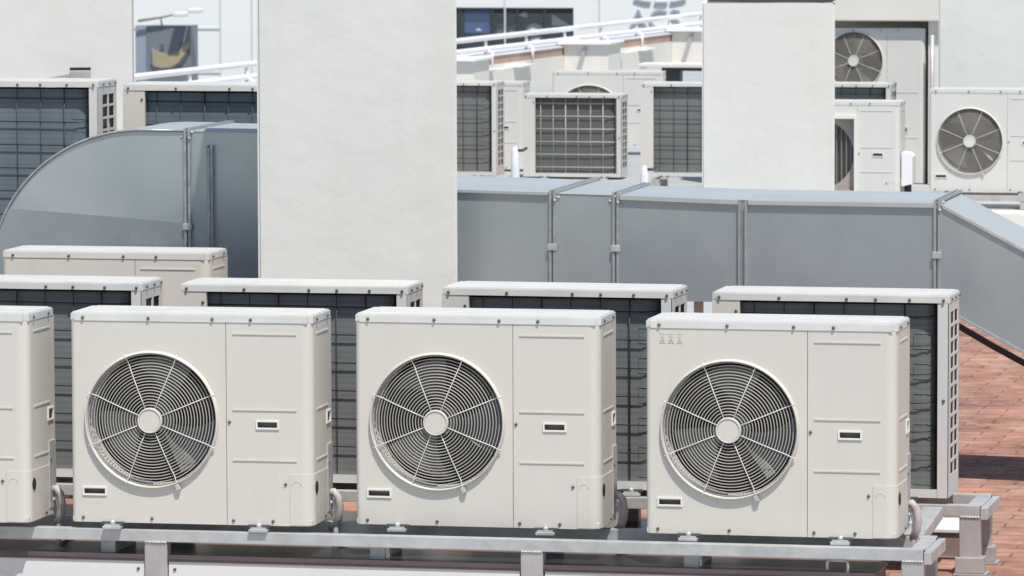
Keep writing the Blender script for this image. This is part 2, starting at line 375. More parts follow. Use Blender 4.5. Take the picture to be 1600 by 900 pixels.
    p.build('lid', lidp, U)
    # base pan and corner post, side grid at x=0, top and bottom back rails
    p = MB(); p.box(.003, W-.003, .004, D-.004, .004, .022); p.build('base_pan', paint, U)
    p = MB(); p.box(0, .045, D-.003, D, zb, ZL); p.box(0, .003, D-.03, D, zb, ZL); p.box(.045, xo, D-.006, D-.003, zb, .035)
    p.build('corner_post', sidep, U)
    p = MB(); hs = []
    n = int((ZL-.08)/.062); z0 = ZL-.035-n*.062
    for k in range(n):
        for (a, b) in ((.055, .15), (.168, .263)): hs.append((a+.004, b, z0+k*.062+.006, z0+k*.062+.056))
    p.plate([.035, D-.03], [zb, ZL], hs, lambda a, b: (0, a, b)); p.plate([.035, D-.03], [zb, ZL], hs, lambda a, b: (.004, a, b))
    for (a, b, c, e) in hs:
        for (u0, v0, u1, v1) in ((a, c, b, c), (b, c, b, e), (b, e, a, e), (a, e, a, c)): p.quad((0, u0, v0), (0, u1, v1), (.004, u1, v1), (.004, u0, v0))
    p.build('side_grille', sidep, U, recalc=False)
    # coil, bent round the corner
    path = [(xo+.01, D-.045), (.13, D-.045)]+[(.13+.095*math.cos(a), D-.14+.095*math.sin(a)) for a in [PI/2+PI/2*k/8 for k in range(1, 9)]]+[(.035, .05)]
    p = MB()
    for (xa, ya), (xb, yb) in zip(path, path[1:]): p.quad((xa, ya, .025), (xb, yb, .025), (xb, yb, ZL-.012), (xa, ya, ZL-.012), smooth=True)
    p.quad((xo+.01, D-.045, .025), (xo+.01, .05, .025), (xo+.01, .05, ZL), (xo+.01, D-.045, ZL))
    p.build('coil', coil or coilm, U, recalc=False)
    # back guard wires
    p = MB(); r = .0026 if guard == 'black' else .0032; yy = D-.031; step = .125 if guard == 'black' else .118
    x = .06; xs = []
    while x < xo-.01: xs.append(x); x += step
    vr = r*1.15
    for i, x in enumerate(xs): p.tube([(x, yy, .035), (x, yy, ZL)], vr if i % 3 == 1 else r*.7, 6)
    z = ZL-.055; pathw = lambda off: [(xo, yy-off), (.13, yy-off), (.085, yy-.010-off), (.048, yy-.04-off), (.033, yy-.08-off)]
    while z > .05:
        bow = .006 if guard == 'black' else 0
        p.tube([(a, b, z-bow*math.sin(i*1.3)) for i, (a, b) in enumerate(pathw(-.004))], r, 6)
        z -= .118
    p.build('coil_guard', blackw if guard == 'black' else whitew, U)
    # tube returns near the bend
    if guard == 'black':
        p = MB(); z = .05; pts = []; kk = 0
        while z < ZL-.06:
            run = [(.15, D-.044, z), (.12, D-.044, z), (.085, D-.052, z), (.06, D-.075, z)]; pts += run if kk % 2 == 0 else run[::-1]; z += .062; kk += 1
        p.tube(pts, .0012, 5)
        p.build('coil_tube', coilm, U)
    # fan openings
    for z in fz:
        p = MB(); p.lathe([(FR-.003, -.012), (FR-.003, 0), (FR-.003, .05), (FR-.006, .12)], FX, z, 96)
        bell = p.build('bellmouth', shroud, U)
        if not square:
            p = MB(); p.lathe([(FR+.007, .0005), (FR+.004, -.011), (FR+.001, -.0175), (FR-.002, -.0165), (FR-.0028, -.011)], FX, z, 96); p.build('outer_ring', paint, U)
        if square:
            q = MB(); q.plate([FX-S, FX+S], [z-S, z+S], [], lambda a, b: (a, .015, b))
            bpy.data.objects.remove(bell)
            q = MB(); N = 64; rr = .280
            def sq(a):
                c, s_ = math.cos(a), math.sin(a); k = S/max(abs(c), abs(s_)); return (FX+c*k, .05, z+s_*k)
            for k in range(N):
                a, b = 2*PI*k/N, 2*PI*(k+1)/N
                q.quad((FX+rr*math.cos(a), .05, z+rr*math.sin(a)), sq(a), sq(b), (FX+rr*math.cos(b), .05, z+rr*math.sin(b)))
            q.box(FX-S, FX+S, .0, .05, z+S-.004, z+S); q.box(FX-S, FX-S+.004, 0, .05, z-S, z+S); q.box(FX+S-.004, FX+S, 0, .05, z-S, z+S); q.box(FX-S, FX+S, 0, .05, z-S, z-S+.004)
            q.lathe([(rr, .05), (rr, .11)], FX, z, 64)
            bell = q.build('bellmouth', mat('recessed_beige_panel', (.42, .36, .33), .7, var=.1), U, recalc=False)  # beige brown panel set back inside the square frame
            q = MB()
            for (a, b, c, e) in ((FX-S-.03, FX+S+.03, z+S, z+S+.03), (FX-S-.03, FX+S+.03, z-S-.03, z-S), (FX-S-.03, FX-S, z-S, z+S), (FX+S, FX+S+.03, z-S, z+S)): q.box(a, b, -.03, 0, c, e)
            q.build('outlet_frame', spoke, U)
        g = MB()
        if square:
            g.lathe([(.0002, .10), (.279, .10)], FX, z, 48)
            for k in range(14): xx = FX-.26+.04*k; hh = math.sqrt(max(.0001, .277**2-(xx-FX)**2)); g.box(xx-.004, xx+.004, .05, .099, z-hh, z+hh)
            gr = g.build('louvred_grille', mat('louvre_plastic', (.22, .21, .19), .6, var=.05), U)
        else:
            nr = 18
            for k in range(nr):
                r = .060+(.2595-.060)*k/(nr-1); yy = -.020+.030*(r/.2595)**3
                pts = [(FX+r*math.cos(2*PI*j/72), yy, z+r*math.sin(2*PI*j/72)) for j in range(72)]
                g.tube(pts, .0021, 5, closed=True)
            gr = g.build('fan_grille', wire, U)
            g = MB()
            for k in range(8):
                a = PI/8+k*PI/4; c, s_ = math.cos(a), math.sin(a)
                g.tube([(FX+q*c, -.024+.030*(q/.2595)**3, z+q*s_) for q in (.045, .10, .15, .19, .22, .240)]+[(FX+(FR+.005)*c, -.014, z+(FR+.005)*s_)], .0019, 6)
                g.tube([(FX+(FR+.004)*c, -.014, z+(FR+.004)*s_), (FX+(FR+.010)*c, -.008, z+(FR+.010)*s_)], .003, 6)
            g.build('spoke_ring', spoke, gr)
            g = MB(); g.lathe([(.0002, -.033), (.040, -.033), (.0425, -.031), (.0445, -.036), (.048, -.036), (.050, -.032), (.051, -.026), (.05, -.02), (.0002, -.02)], FX, z, 80, smooth=False)
            g.build('grille_cap', paint, gr)
            g = MB(); a = math.radians(-68); rr = FR+.018; g.box(-.009, .009, -.018, 0, -.012, .012, .003)
            o = g.build('grille_clip', dirty, gr); o.location = (FX+rr*math.cos(a), 0, z+rr*math.sin(a)); o.rotation_euler = (0, -math.radians(22), 0)
        # fan
        fe = MB(); bl = 3
        for b_ in range(bl):
            a0 = 2*PI*b_/bl; nu, nv = 8, 8; grid = []
            for i in range(nu+1):
                r = .055+(.238-.055)*i/nu; wd = math.radians(34+34*(i/nu))
                row = []
                for j in range(nv+1):
                    t = j/nv; a = a0+wd*(t-.5)+.35*(i/nu)
                    row.append((r*math.cos(a), .035+(t-.5)*.085*(.6+.6*i/nu)+.018*math.sin(PI*t), r*math.sin(a)))
                grid.append(row)
            for i in range(nu):
                for j in range(nv): fe.quad(grid[i][j], grid[i+1][j], grid[i+1][j+1], grid[i][j+1], smooth=True)
        fe.lathe([(.0002, 0), (.05, .002), (.058, .012), (.058, .08)], 0, 0, 32)
        fo = fe.build('fan', fanp, U); fo.location = (FX, .10, z); fo.rotation_euler = (0, math.radians(58), 0)
        q = MB(); q.box(FX-.3, FX+.31, .285-.045-.012, .285-.045-.008, .02, ZL-.02) if False else q.cyl((FX, .185, z), (FX, .255, z), .06, 20)
        q.build('motor', darkm, U)
    # inside of the cabinet
    q = MB(); q.box(.012, seam-.004, .15, .152, .024, ZL-.006); 
    for z in fz: pass
    q = MB(); q.plate([.012, seam-.004], [.024, ZL-.006], [], lambda a, b: (a, .262, b)); q.build('inner_back', darkm, U, recalc=False)
    # screws
    sc = get_screw(); up_ = ZL+.012
    fr = [(.053, up_), (.32, up_), (.58, up_), (.735, up_), (.047, .018), (.328, .018), (.66, .018), (.82, .018)]
    if fans == 1: fr += [(.646, .407), (.872, .165)]
    for x, z in fr: inst('screw', sc, U, (x*W/.98, -.001 if z < ZL else -.006, z))
    for x, z in ((.02, up_), (.16, up_), (.30, up_), (.42, up_), (.70, up_), (W-.03, up_), (W-.1, ZL-.045), (.02, ZL*.5)): inst('screw', sc, U, (x, D+.002+(.005 if z > ZL else 0), z), (0, 0, PI))
    if detail:
        for y, z in ((.07, up_), (.25, up_), (.26, .225), (.20, .02)): inst('screw', sc, U, (W+.005, y, z), (0, 0, PI/2))
        for y, z in ((.05, up_), (.15, up_), (.26, up_)): inst('screw', sc, U, (-.005, y, z), (0, 0, -PI/2))
    for x in (.17*W/.98, .765*W/.98):
        for y in (.0, D):
            p = MB(); s_ = -1 if y == 0 else 1
            p.box(x-.045, x+.045, min(y+s_*.012, y-s_*.05), max(y+s_*.012, y-s_*.05), -.006, .0035)
            fo = p.build('foot', footm, U)
            p = MB(); yc = y+s_*.012; p.box(x-.037, x+.037, yc-.022, yc+.022, -.024, -.012, .002); p.cyl((x, yc, -.012), (x, yc, .010), .011, 6)
            p.box(x-.03, x+.03, yc-.016, yc+.016, -.012, -.0061)
            p.build('foot_clamp', galv, fo)
    if pipes:
        p = MB()
        p.tube([(W-.005, .29, .10), (W+.018, .285, .105), (W+.036, .283, .085), (W+.043, .284, .045), (W+.036, .29, .0), (W+.02, .30, -.03), (W-.01, .36, -.05), (W-.03, .7, -.2)], .0155, 12)
        pp = p.build('refrigerant_pipe', tape, U)
        p = MB(); p.tube([(W-.005, .285, .06), (W+.016, .30, .065), (W+.026, .30, .03), (W+.022, .30, -.05), (W+.01, .33, -.14)], .011, 10); p.build('gas_pipe', foil, U)
        p = MB(); p.box(W-.012, W+.006, .245, .322, .03, .30); p.build('valve_plate', galv, U)
    return U

unit0 = make_unit(pipes=True)
UNITG = 'outdoor units in the nearest row, fans forward'
row1 = [(-1.129, -.097, -.022, 'Front row outdoor unit cut off by the left edge of the photo'),
        (0.0, -.029, .017, 'Front row fan unit, the leftmost whose fan shows'),
        (1.125, .107, .004, 'Front row fan unit in the middle, below the broad white pillar'),
        (2.298, .054, -.011, 'Front row fan unit furthest right, with faint faded marks at its top left corner')]
def setrot(U, deg):
    for c in kids(U):
        if c.name.startswith('fan') and not c.name.startswith('fan_grille'): c.rotation_euler = (0, math.radians(deg), 0)
units = []
for i, (x, y, a, lab) in enumerate(row1):
    u = unit0 if i == 0 else copy_tree(unit0)
    u.location = (x, y, 0); u.rotation_euler = (0, 0, a); tag(u, lab, 'air conditioner', UNITG); units.append(u)
for u, d in zip(units, (58, 52, 20, 42)): setrot(u, d)
# faded emblem on the last unit: three hourglass-like characters
e = MB()
for k in range(3):
    x = .066+.034*k; z0, z1 = .742, .778; t = .0011
    def st(a, b, e=e, t=t): e.tube([(a[0], -.0006, a[1]), (b[0], -.0006, b[1])], t, 4)
    st((x-.012, z1), (x+.012, z1)); st((x-.012, z0), (x+.012, z0)); st((x-.010, z1), (x+.008, z0)); st((x+.010, z1), (x-.008, z0)); st((x, z1), (x, z1-.012)); st((x-.007, z0+.008), (x+.007, z0+.008))
e.build('faded_logo', ghost, units[3])

# second row, backs to the camera; the pipe-less prototype
unitb = make_unit()
row2 = [(-1.105, 1.393, -.003, 'Second row unit showing its coil, leftmost, half hidden by the front row'),
        (0.043, 1.392, .022, 'Second row unit with dark coil below the broad white pillar'),
        (1.171, 1.417, -.02, 'Second row unit with dark coil behind the middle fan unit'),
        (2.325, 1.367, -.008, 'Second row unit furthest right, its white side grille in full view')]
def place_back(u, x, y, z, a, W=.98, D=.33):
    u.rotation_euler = (0, 0, a+PI)
    cx, sx = math.cos(a), math.sin(a)
    u.location = (x+cx*W-sx*D, y+sx*W+cx*D, z)
for i, (x, y, a, lab) in enumerate(row2):
    u = unitb if i == 0 else copy_tree(unitb)
    place_back(u, x, y, 0, a); tag(u, lab, 'air conditioner', 'outdoor units in the second row, coils forward')
u = copy_tree(unit0); u.location = (-1.286, 3.077, 0); u.rotation_euler = (0, 0, 0)
tag(u, 'Third row unit, only its lid and upper front showing before the curved duct', 'air conditioner')

# ------------------------------------------------------------------ stands
def make_stand(x0, x1, legs, crosses):
    S = thing('steel_stand', 'x', 'stand')
    zt = -.026; h = .047; yb = .335
    for nm, y0 in (('front_rail', -.035), ('back_rail', yb)):
        p = MB(); p.box(x0, x1, y0, y0+.05, zt-h, zt, .003)
        r = p.build(nm, galv, S)
        p = MB(); p.box(x1+.0005, x1+.002, y0+.006, y0+.044, zt-h+.006, zt-.006); p.build('rail_end', darkm, r)
    for x in crosses:
        p = MB(); p.box(x, x+.06, .03, yb-.014, zt-h-.06, zt-h-.004, .003); p.build('cross_beam', galv, S)
    for (a, b) in legs:
        for y0, y1 in ((-.032, .03), (yb-.01, yb+.048)):
            last = (a, b) == tuple(legs[-1]); p = MB(); p.box(a, b, y0, y1, GZ+.012, zt-h-.001, .004); l = p.build('leg', galvleg, S)
            p = MB(); p.box(a-.016, b+.016, y0-.012, y1+.012, GZ+.011, GZ+.075, .004); p.box(a-.022, b+.03, y0-.02, y1+.03, GZ+.002, GZ+.010); p.build('leg_shoe', galvleg, l)
            if y0 < 0:
                p = MB(); n = 7
                for k in range(n): xx = a+.008+(b-a-.016)*k/(n-1); p.lathe([(.0002, .006), (.006, .003), (.0075, -.003)], xx, zt-h+.001, 8, axis='z', cy=y0+.001)
                p.build('weld_bead', dirty, l)
    # side rail joining the last front and back legs
    a, b = legs[-1]
    p = MB(); p.box(b+.0005, b+.030, -.034, yb+.052, zt-h-.012, zt-.010, .003); p.box(b-.062, b+.0, .0155, yb-.001, zt-h-.006, zt-.006, .003); p.build('side_rail', galv, S)
    return S
st = make_stand(-3.2, 3.392, [(-2.72, -2.628), (-1.21, -1.118), (.298, .390), (1.818, 1.906), (3.308, 3.394)], [-1.0, .10, 1.20, 2.45])
st.location = (0, 0, 0); tag(st, 'Galvanised steel stand carrying the front row of fan units', 'stand', 'galvanised steel stands')
st2 = copy_tree(st); st2.location = (.044, 1.385, 0); tag(st2, 'Galvanised steel stand under the second row, its shod legs seen at right', 'stand', 'galvanised steel stands')
st3 = copy_tree(st); st3.location = (-3.4, 3.06, 0); tag(st3, 'Galvanised steel stand under the third row unit, hidden behind the others', 'stand', 'galvanised steel stands')
# beam between the stands
t = thing('cable_trunking', 'Short grey box trunking between the two stands at right', 'trunking', (3.3, .75, 0))
p = MB(); p.box(-.045, .035, -.26, .16, -.05, .0, .006); o = p.build('trunking_body', galv, t); o.rotation_euler = (math.radians(8), 0, math.radians(-3))
p = MB(); p.box(-.025, -.005, -.2, -.18, -.28, -.045); p.box(-.025, -.005, .1, .12, -.31, -.03); p.build('trunking_leg', galvleg, t)
# open steel hook under front rail
p = MB(); p.tube([(3.02, -.02, -.115), (3.02, -.02, -.085), (3.03, -.02, -.078), (3.09, -.02, -.078), (3.10, -.02, -.085), (3.10, -.02, -.125)], .006, 8)
o = p.build('pipe_hook', dirty); tag(o, 'Small bent pale bracket hanging under the right end of the front rail', 'bracket')

# ------------------------------------------------------------------ low kerb in front
k = thing('low_kerb', 'Low white panelled kerb with dark metal top along the bottom edge', 'kerb', (0, .3, GZ))
k['world_built'] = 1
xs = [-3.3, -1.164, .344, 1.862, 3.25]
for a, b in zip(xs, xs[1:]):
    p = MB(); p.box(a+.05, b-.05, -.020, -.006, GZ+.006, -.150); pn = p.build('white_panel', kerbw, k)
    for xx in (b-.075, a+.075): inst('panel_screw', get_screw(), pn, (xx, -.021, -.182))
p = MB(); p.box(-3.3, 3.2, .035, .31, GZ, -.140); p.build('kerb_core', brownb, k)
p = MB(); p.box(-3.3, 3.205, -.018, .33, -.139, -.127, .002); p.build('kerb_top', kerbtop, k)
p = MB(); p.box(-3.3, 3.21, -.025, -.0205, -.152, -.125); p.box(-3.3, 3.21, -.028, -.0255, -.141, -.134); p.build('kerb_trim', kerbtrim, k)
k3 = thing('low_kerb', 'Low dark topped kerb on the paving under the second row', 'kerb', (0, 1.5, GZ), world=True)
p = MB(); p.box(-3.3, 3.02, 1.34, 1.80, GZ, -.186); p.build('kerb_core', brownb, k3)
p = MB(); p.box(-3.3, 3.03, 1.32, 1.82, -.185, -.172, .002); p.build('kerb_top', kerbtop, k3)
k2 = thing('low_kerb', 'Low brown block with pale top behind the second row leg at right', 'kerb', (3.1, 1.95, GZ), world=True)
p = MB(); p.box(2.95, 3.36, 1.92, 2.30, GZ, -.215); p.build('kerb_core', brownb, k2)
p = MB(); p.box(2.945, 3.365, 1.91, 2.31, -.214, -.2, .002); p.build('kerb_top', kerbw, k2)
for xx in (3.29, 3.35): inst('bolt', get_screw(), k2, (xx-3.1, -.032, -.265-GZ))

# ------------------------------------------------------------------ pillars
def pillar(x0, x1, y0, y1, z1, lab, rot=0, **kw):
    xc, yc = (x0+x1)/2, y0; a_ = math.radians(rot); hd_ = (y1-y0)/2
    t = thing('white_pillar', lab, 'pillar', (xc-math.sin(a_)*hd_, yc+math.cos(a_)*hd_, GZ), a_, 'white plastered roof pillars')
    w_, d_ = (x1-x0)/2, (y1-y0)/2
    bm = bmesh.new(); bmesh.ops.create_cube(bm, size=1)
    for v in bm.verts: v.co = Vector((v.co.x*2*w_, v.co.y*2*d_, (v.co.z+.5)*(z1-GZ)))
    bmesh.ops.bevel(bm, geom=[e for e in bm.edges], offset=.012, segments=3, affect='EDGES')
    for _ in range(1): bmesh.ops.subdivide_edges(bm, edges=bm.edges, cuts=2, use_grid_fill=True)
    p = MB(); p.addbm(bm, smooth=False); p.build('plaster_shaft', plaster, t)
    p = MB(); p.box(-w_-.03, w_+.03, -d_-.03, d_+.03, z1-GZ+.001, z1-GZ+.05, .008) if kw.get('cap', 1) else None
    if kw.get('cap', 1): p.build('cap_slab', plaster, t)
    return t
pillar(-.155, .760, 3.45, 4.07, 2.9, 'Broad white plastered pillar standing in the foreground duct line', rot=13.2)
pl = pillar(-3.15, -2.285, 8.5, 9.13, 2.4, 'White plastered pillar at the upper left behind the tall coil units', rot=15.5)
p2 = pillar(-.250, .662, 15.5, 16.12, 1.655, 'White plastered pillar right of centre behind the straight duct', rot=9, cap=0)
p = MB(); p.prism([(-.42, 0), (-.40, .03), (.44, .03), (.46, 0), (.37, -.012), (.30, -.006), (.1, -.004), (-.1, -.010), (-.25, -.003)], lambda a, b, d: (a, d, b+1.655-GZ+.001), -.312, -.2)
p.build('torn_roof_felt', greyd, p2)
pr = pillar(.324, 1.75, 23.5, 24.4, 2.6, 'White plastered pillar at the upper right behind the right fan unit', rot=5)
# little weep opening with sloping metal flashing on the left pillar
t = thing('overflow_spout', 'Small dark opening with sloping metal flashing on the upper left pillar', 'spout', (-2.575, 8.512, 1.42), math.radians(15.5))
p = MB(); p.box(-.06, .058, -.006, .004, .018, .034); p.build('dark_opening', darkm, t)
p = MB(); p.box(-.06, .058, -.02, .004, -.028, .017, .004); p.build('flashing_block', galvleg, t)
p = MB(); p.prism([(-.26, -.045), (-.061, -.022), (-.061, -.002), (-.26, -.038)], lambda a, b, d: (a, d, b), -.018, .003); p.build('flashing_strip', galvleg, t)

# ------------------------------------------------------------------ air duct
DY = 4.4
d = thing('air_duct', 'Long galvanised rectangular air duct with curved elbow and sloping end', 'duct', (0, DY, GZ), world=True)
def sect(p, A, B):
    # A, B: (x, y0, y1, z0, z1)
    a = [(A[0], A[1], A[3]), (A[0], A[2], A[3]), (A[0], A[2], A[4]), (A[0], A[1], A[4])]
    b = [(B[0], B[1], B[3]), (B[0], B[2], B[3]), (B[0], B[2], B[4]), (B[0], B[1], B[4])]
    for i in range(4): p.quad(a[i], a[(i+1) % 4], b[(i+1) % 4], b[i])
def section(A, B, nm='duct_section'):
    # body (front, bottom, back) and its top sheet
    p = MB(); a = [(A[0], A[1], A[3]), (A[0], A[2], A[3]), (A[0], A[2], A[4]), (A[0], A[1], A[4])]; b = [(B[0], B[1], B[3]), (B[0], B[2], B[3]), (B[0], B[2], B[4]), (B[0], B[1], B[4])]
    for i in (0, 1, 3): p.quad(a[i], a[(i+1) % 4], b[(i+1) % 4], b[i])
    o = p.build(nm, ductm, d, recalc=False)
    p = MB(); p.prism([(A[0], A[4]), (B[0], B[4]), (B[0], B[4]+.003), (A[0], A[4]+.003)], lambda q, z, t: (q, t, z), A[1]-.004, A[2]+.004) if abs(A[2]-B[2]) < .01 else p.quad((A[0], A[1]-.004, A[4]+.002), (B[0], B[1]-.004, B[4]+.002), (B[0], B[2], B[4]+.002), (A[0], A[2], A[4]+.002))
    p.build('top_sheet', ductt, o)
    return o
def flange(x, y0, y1, z0, z1, gap=.009, t=.011, h=.018, tiltx=0):
    for s_ in (-1, 1):
        q = MB(); xa = x+s_*gap/2; xb = xa+s_*t; xa, xb = min(xa, xb), max(xa, xb)
        q.box(xa, xb, y0-h, y0, z0-h, z1+h); q.box(xa, xb, y1, y1+h, z0-h, z1+h); q.box(xa, xb, y0, y1, z1+.004, z1+h); q.box(xa, xb, y0, y1, z0-h, z0)
        f = q.build('flange', ductf, d)
    q = MB(); q.box(x-.022, x+.022, y0-h-.006, y0-h+.004, (z0+z1)/2-.016, (z0+z1)/2+.016, .003)
    q.build('flange_clip', galv, d)
    for zz in (z0+.03, z1-.03):
        q = MB(); q.lathe([(.0002, -.008), (.006, -.008), (.007, 0)], x+.012, zz, 6, cy=y0-h); q.build('flange_bolt', galv, d)
    q = MB(); random.seed(int(x*100))
    for k_ in range(7):
        a = random.uniform(-.03, .035); z = z1+h-.008-random.random()*.035
        q.lathe([(.0002, -.005), (.006, -.003), (.008, .002)], x+a, z, 7, cy=y0-h*.2)
    q.build('sealant_smear', seal, d)
y0 = DY
L1 = (-.78, y0, y0+.77, .40, 1.315); L2 = (-.25, y0, y0+.77, .40, 1.305); L3 = (.08, y0, y0+1.05, .535, 1.055); L4 = (1.02, y0, y0+1.05, .53, 1.032)
L5 = (1.326, y0, y0+.76, .53, 1.026); L6 = (1.93, y0, y0+.76, .53, 1.012); L7 = (2.854, y0, y0+.76, .525, 1.007); L8 = (4.40, y0, y0+.76, -.30, .19)
section(L1, L2); section(L2, L3, 'reducer'); section(L3, L4); section(L4, L5, 'reducer'); section(L5, L6); section(L6, L7)
section(L7, L8, 'sloping_section')
# elbow
cx, cz, ax, az = -1.0, .62, .765, .70; N = 28; xr = -.783
arc = [(xr, 1.318)]+[(cx+ax*math.cos(PI/2+PI/2*i/N), cz+az*math.sin(PI/2+PI/2*i/N)) for i in range(N+1)]+[(cx-ax, GZ+.005)]
inner = [(-.94, GZ+.005), (-.94, .24)]+[(-.783-.157*math.cos(a), .24+.16*math.sin(a)) for a in [PI/2*k/8 for k in range(1, 9)]]
p = MB(); p.prism(arc+inner, lambda a, b, t: (a, t, b), y0, y0+.77)
el = p.build('elbow', ductm, d)
q = MB()
for A, B in zip(arc, arc[1:]): q.quad((A[0], y0-.006, A[1]+.002), (B[0], y0-.006, B[1]+.002), (B[0], y0+.776, B[1]+.002), (A[0], y0+.776, A[1]+.002), smooth=True)
q.build('elbow_back_sheet', ductt, el, recalc=False)
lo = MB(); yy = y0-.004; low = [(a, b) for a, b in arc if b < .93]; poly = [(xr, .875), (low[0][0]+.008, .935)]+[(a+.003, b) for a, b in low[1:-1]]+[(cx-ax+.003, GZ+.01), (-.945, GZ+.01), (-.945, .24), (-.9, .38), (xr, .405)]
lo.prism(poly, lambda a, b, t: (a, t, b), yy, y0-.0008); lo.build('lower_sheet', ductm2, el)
q = MB(); q.tube([(a, y0-.004, b) for a, b in arc], .007, 6); q.build('elbow_seam', ductf, el)
flange(-.775, y0, y0+.77, .40, 1.312)
for x_ in (-.665,):
    q = MB(); q.box(x_-.012, x_-.004, y0-.03, y0, .44, 1.25); q.box(x_+.008, x_+.02, y0-.03, y0, .44, 1.25); q.cyl((x_+.004, y0-.034, .44), (x_+.004, y0-.034, 1.24), .006, 8); q.build('stiffener', ductf, d)
flange(1.02, y0, y0+1.05, .53, 1.032); flange(1.326, y0, y0+.76, .53, 1.026); flange(2.854, y0, y0+.76, .525, 1.007)
q = MB(); q.box(1.915, 1.925, y0-.024, y0, .53, 1.008); q.box(1.945, 1.957, y0-.024, y0, .53, 1.008); q.build('stiffener', ductf, d)
for A, B in (((1.345, 1.0215), (1.912, 1.0045)), ((1.96, 1.004), (2.84, 1.0))):
    q = MB(); q.prism([(A[0], A[1]-.012), (B[0], B[1]-.012), (B[0], B[1]+.008), (A[0], A[1]+.008)], lambda a, b, t: (a, t, b), y0-.017, y0-.0); q.build('edge_lip', ductt, d)
q = MB(); q.prism([(.12, 1.045), (1.0, 1.027), (1.0, 1.040), (.12, 1.058)], lambda a, b, t: (a, t, b), y0-.017, y0); q.build('edge_lip', ductt, d)
q = MB(); dx = 4.4-2.88; q.prism([(2.88, .985), (4.4, .185), (4.4, .199), (2.88, .999)], lambda a, b, t: (a, t, b), y0-.012, y0-.001); q.build('edge_lip', galv, d)
q = MB(); q.prism([(2.88, .512), (4.4, -.300), (4.4, -.290), (2.88, .523)], lambda a, b, t: (a, t, b), y0-.012, y0-.001); q.build('edge_lip', ductf, d)
for x_ in (-.5, .8, 1.7, 2.6):
    for y_ in (y0+.1, y0+.62):
        zb_ = .39 if x_ < 0 else .52; q = MB(); q.box(x_-.02, x_+.02, y_, y_+.04, GZ, zb_); q.build('duct_support', galvleg, d)
p = MB(); p.tube([(2.3, 5.35, .62), (2.6, 5.33, .475), (2.852, 5.3, .346), (3.0, 5.3, .262), (3.157, 5.3, .179), (3.6, 5.3, -.06), (4.0, 5.3, -.27)], .016, 10)
o = p.build('black_conduit', cable); tag(o, 'Black conduit slanting down beneath the sloping end of the duct', 'conduit')

# ------------------------------------------------------------------ tall units behind the elbow
tall = make_unit(W=.98, H=1.42, D=.35, fans=2, coil=coilb, name='tall_outdoor_unit', detail=True)
place_back(tall, -1.56-.98, 5.5, .085, 0, .98, .35); tag(tall, 'Tall coil unit at the left edge above the curved duct, side grille showing', 'air conditioner', 'tall outdoor units')
tl2 = copy_tree(tall); place_back(tl2, -1.433, 5.52, .07, 0, .98, .35); tag(tl2, 'Tall coil unit between the left pillar and the broad pillar, above the duct', 'air conditioner', 'tall outdoor units')
for nm, xx in (('a', -2.05), ('b', -.95)):
    t = thing('unit_plinth', 'Concrete plinth hidden under the tall coil unit %s' % ('at the left edge' if nm == 'a' else 'beside the broad pillar'), 'plinth', (xx, 5.68, GZ))
    p = MB(); p.box(-.48, .48, -.2, .2, 0, .08, .01); p.build('plinth_slab', plaster2, t)
    for s_ in (-.35, .35):
        p = MB(); p.box(s_-.03, s_+.03, -.19, .19, .08, .36 if nm == 'b' else .375); p.build('bearer', galvleg, t)

# ------------------------------------------------------------------ distant units
G3 = 'distant outdoor units across the roof'
def base_block(x, y, z, w=.9, lab=''):
    t = thing('unit_plinth', lab, 'plinth', (x, y, GZ)); 
    for s_ in (-w/2+.08, w/2-.08):
        p = MB(); p.box(s_-.04, s_+.04, -.02, .36, 0, z-GZ-.024, .005); p.build('bearer', galvleg, t)
    return t
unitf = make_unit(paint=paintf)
unitf_used = []
def far_back(x_right, y, z, lab, src=None, W=.98, s=1, D=.33):
    u = copy_tree(unitf) if unitf_used else unitf; unitf_used.append(1)
    place_back(u, x_right-W, y, z, 0, W, D); tag(u, lab, 'air conditioner', G3); return u
far_back(-3.81, 25, -.15, 'Distant coil unit just right of the broad pillar, narrow side grille showing')
base_block(-4.3, 25, -.15, lab='Steel bearers under the distant coil unit right of the broad pillar')
u = copy_tree(unitf); u.rotation_euler = (0, 0, 0); u.location = (-4.285-.98, 28.3, -.29); tag(u, 'Distant unit showing only its right panel, between two coil units', 'air conditioner', G3)
far_back(-1.63, 25.5, -.17, 'Distant coil unit half hidden by the left edge of the second white pillar')
base_block(-2.1, 25.5, -.17, lab='Steel bearers under the distant coil unit beside the second pillar')
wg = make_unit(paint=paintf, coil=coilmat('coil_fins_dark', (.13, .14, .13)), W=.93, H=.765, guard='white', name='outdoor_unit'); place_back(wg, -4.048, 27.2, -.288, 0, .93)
tag(wg, 'Distant coil unit with white wire guard grid, centre of the background', 'air conditioner', G3)
u = copy_tree(unitf); u.rotation_euler = (0, 0, 0); u.location = (-4.986, 33, -.308); u.scale = (1.19, 1.1, .92); tag(u, 'Wide pale unit behind the white wire guard unit, only its fan top showing', 'air conditioner', G3)
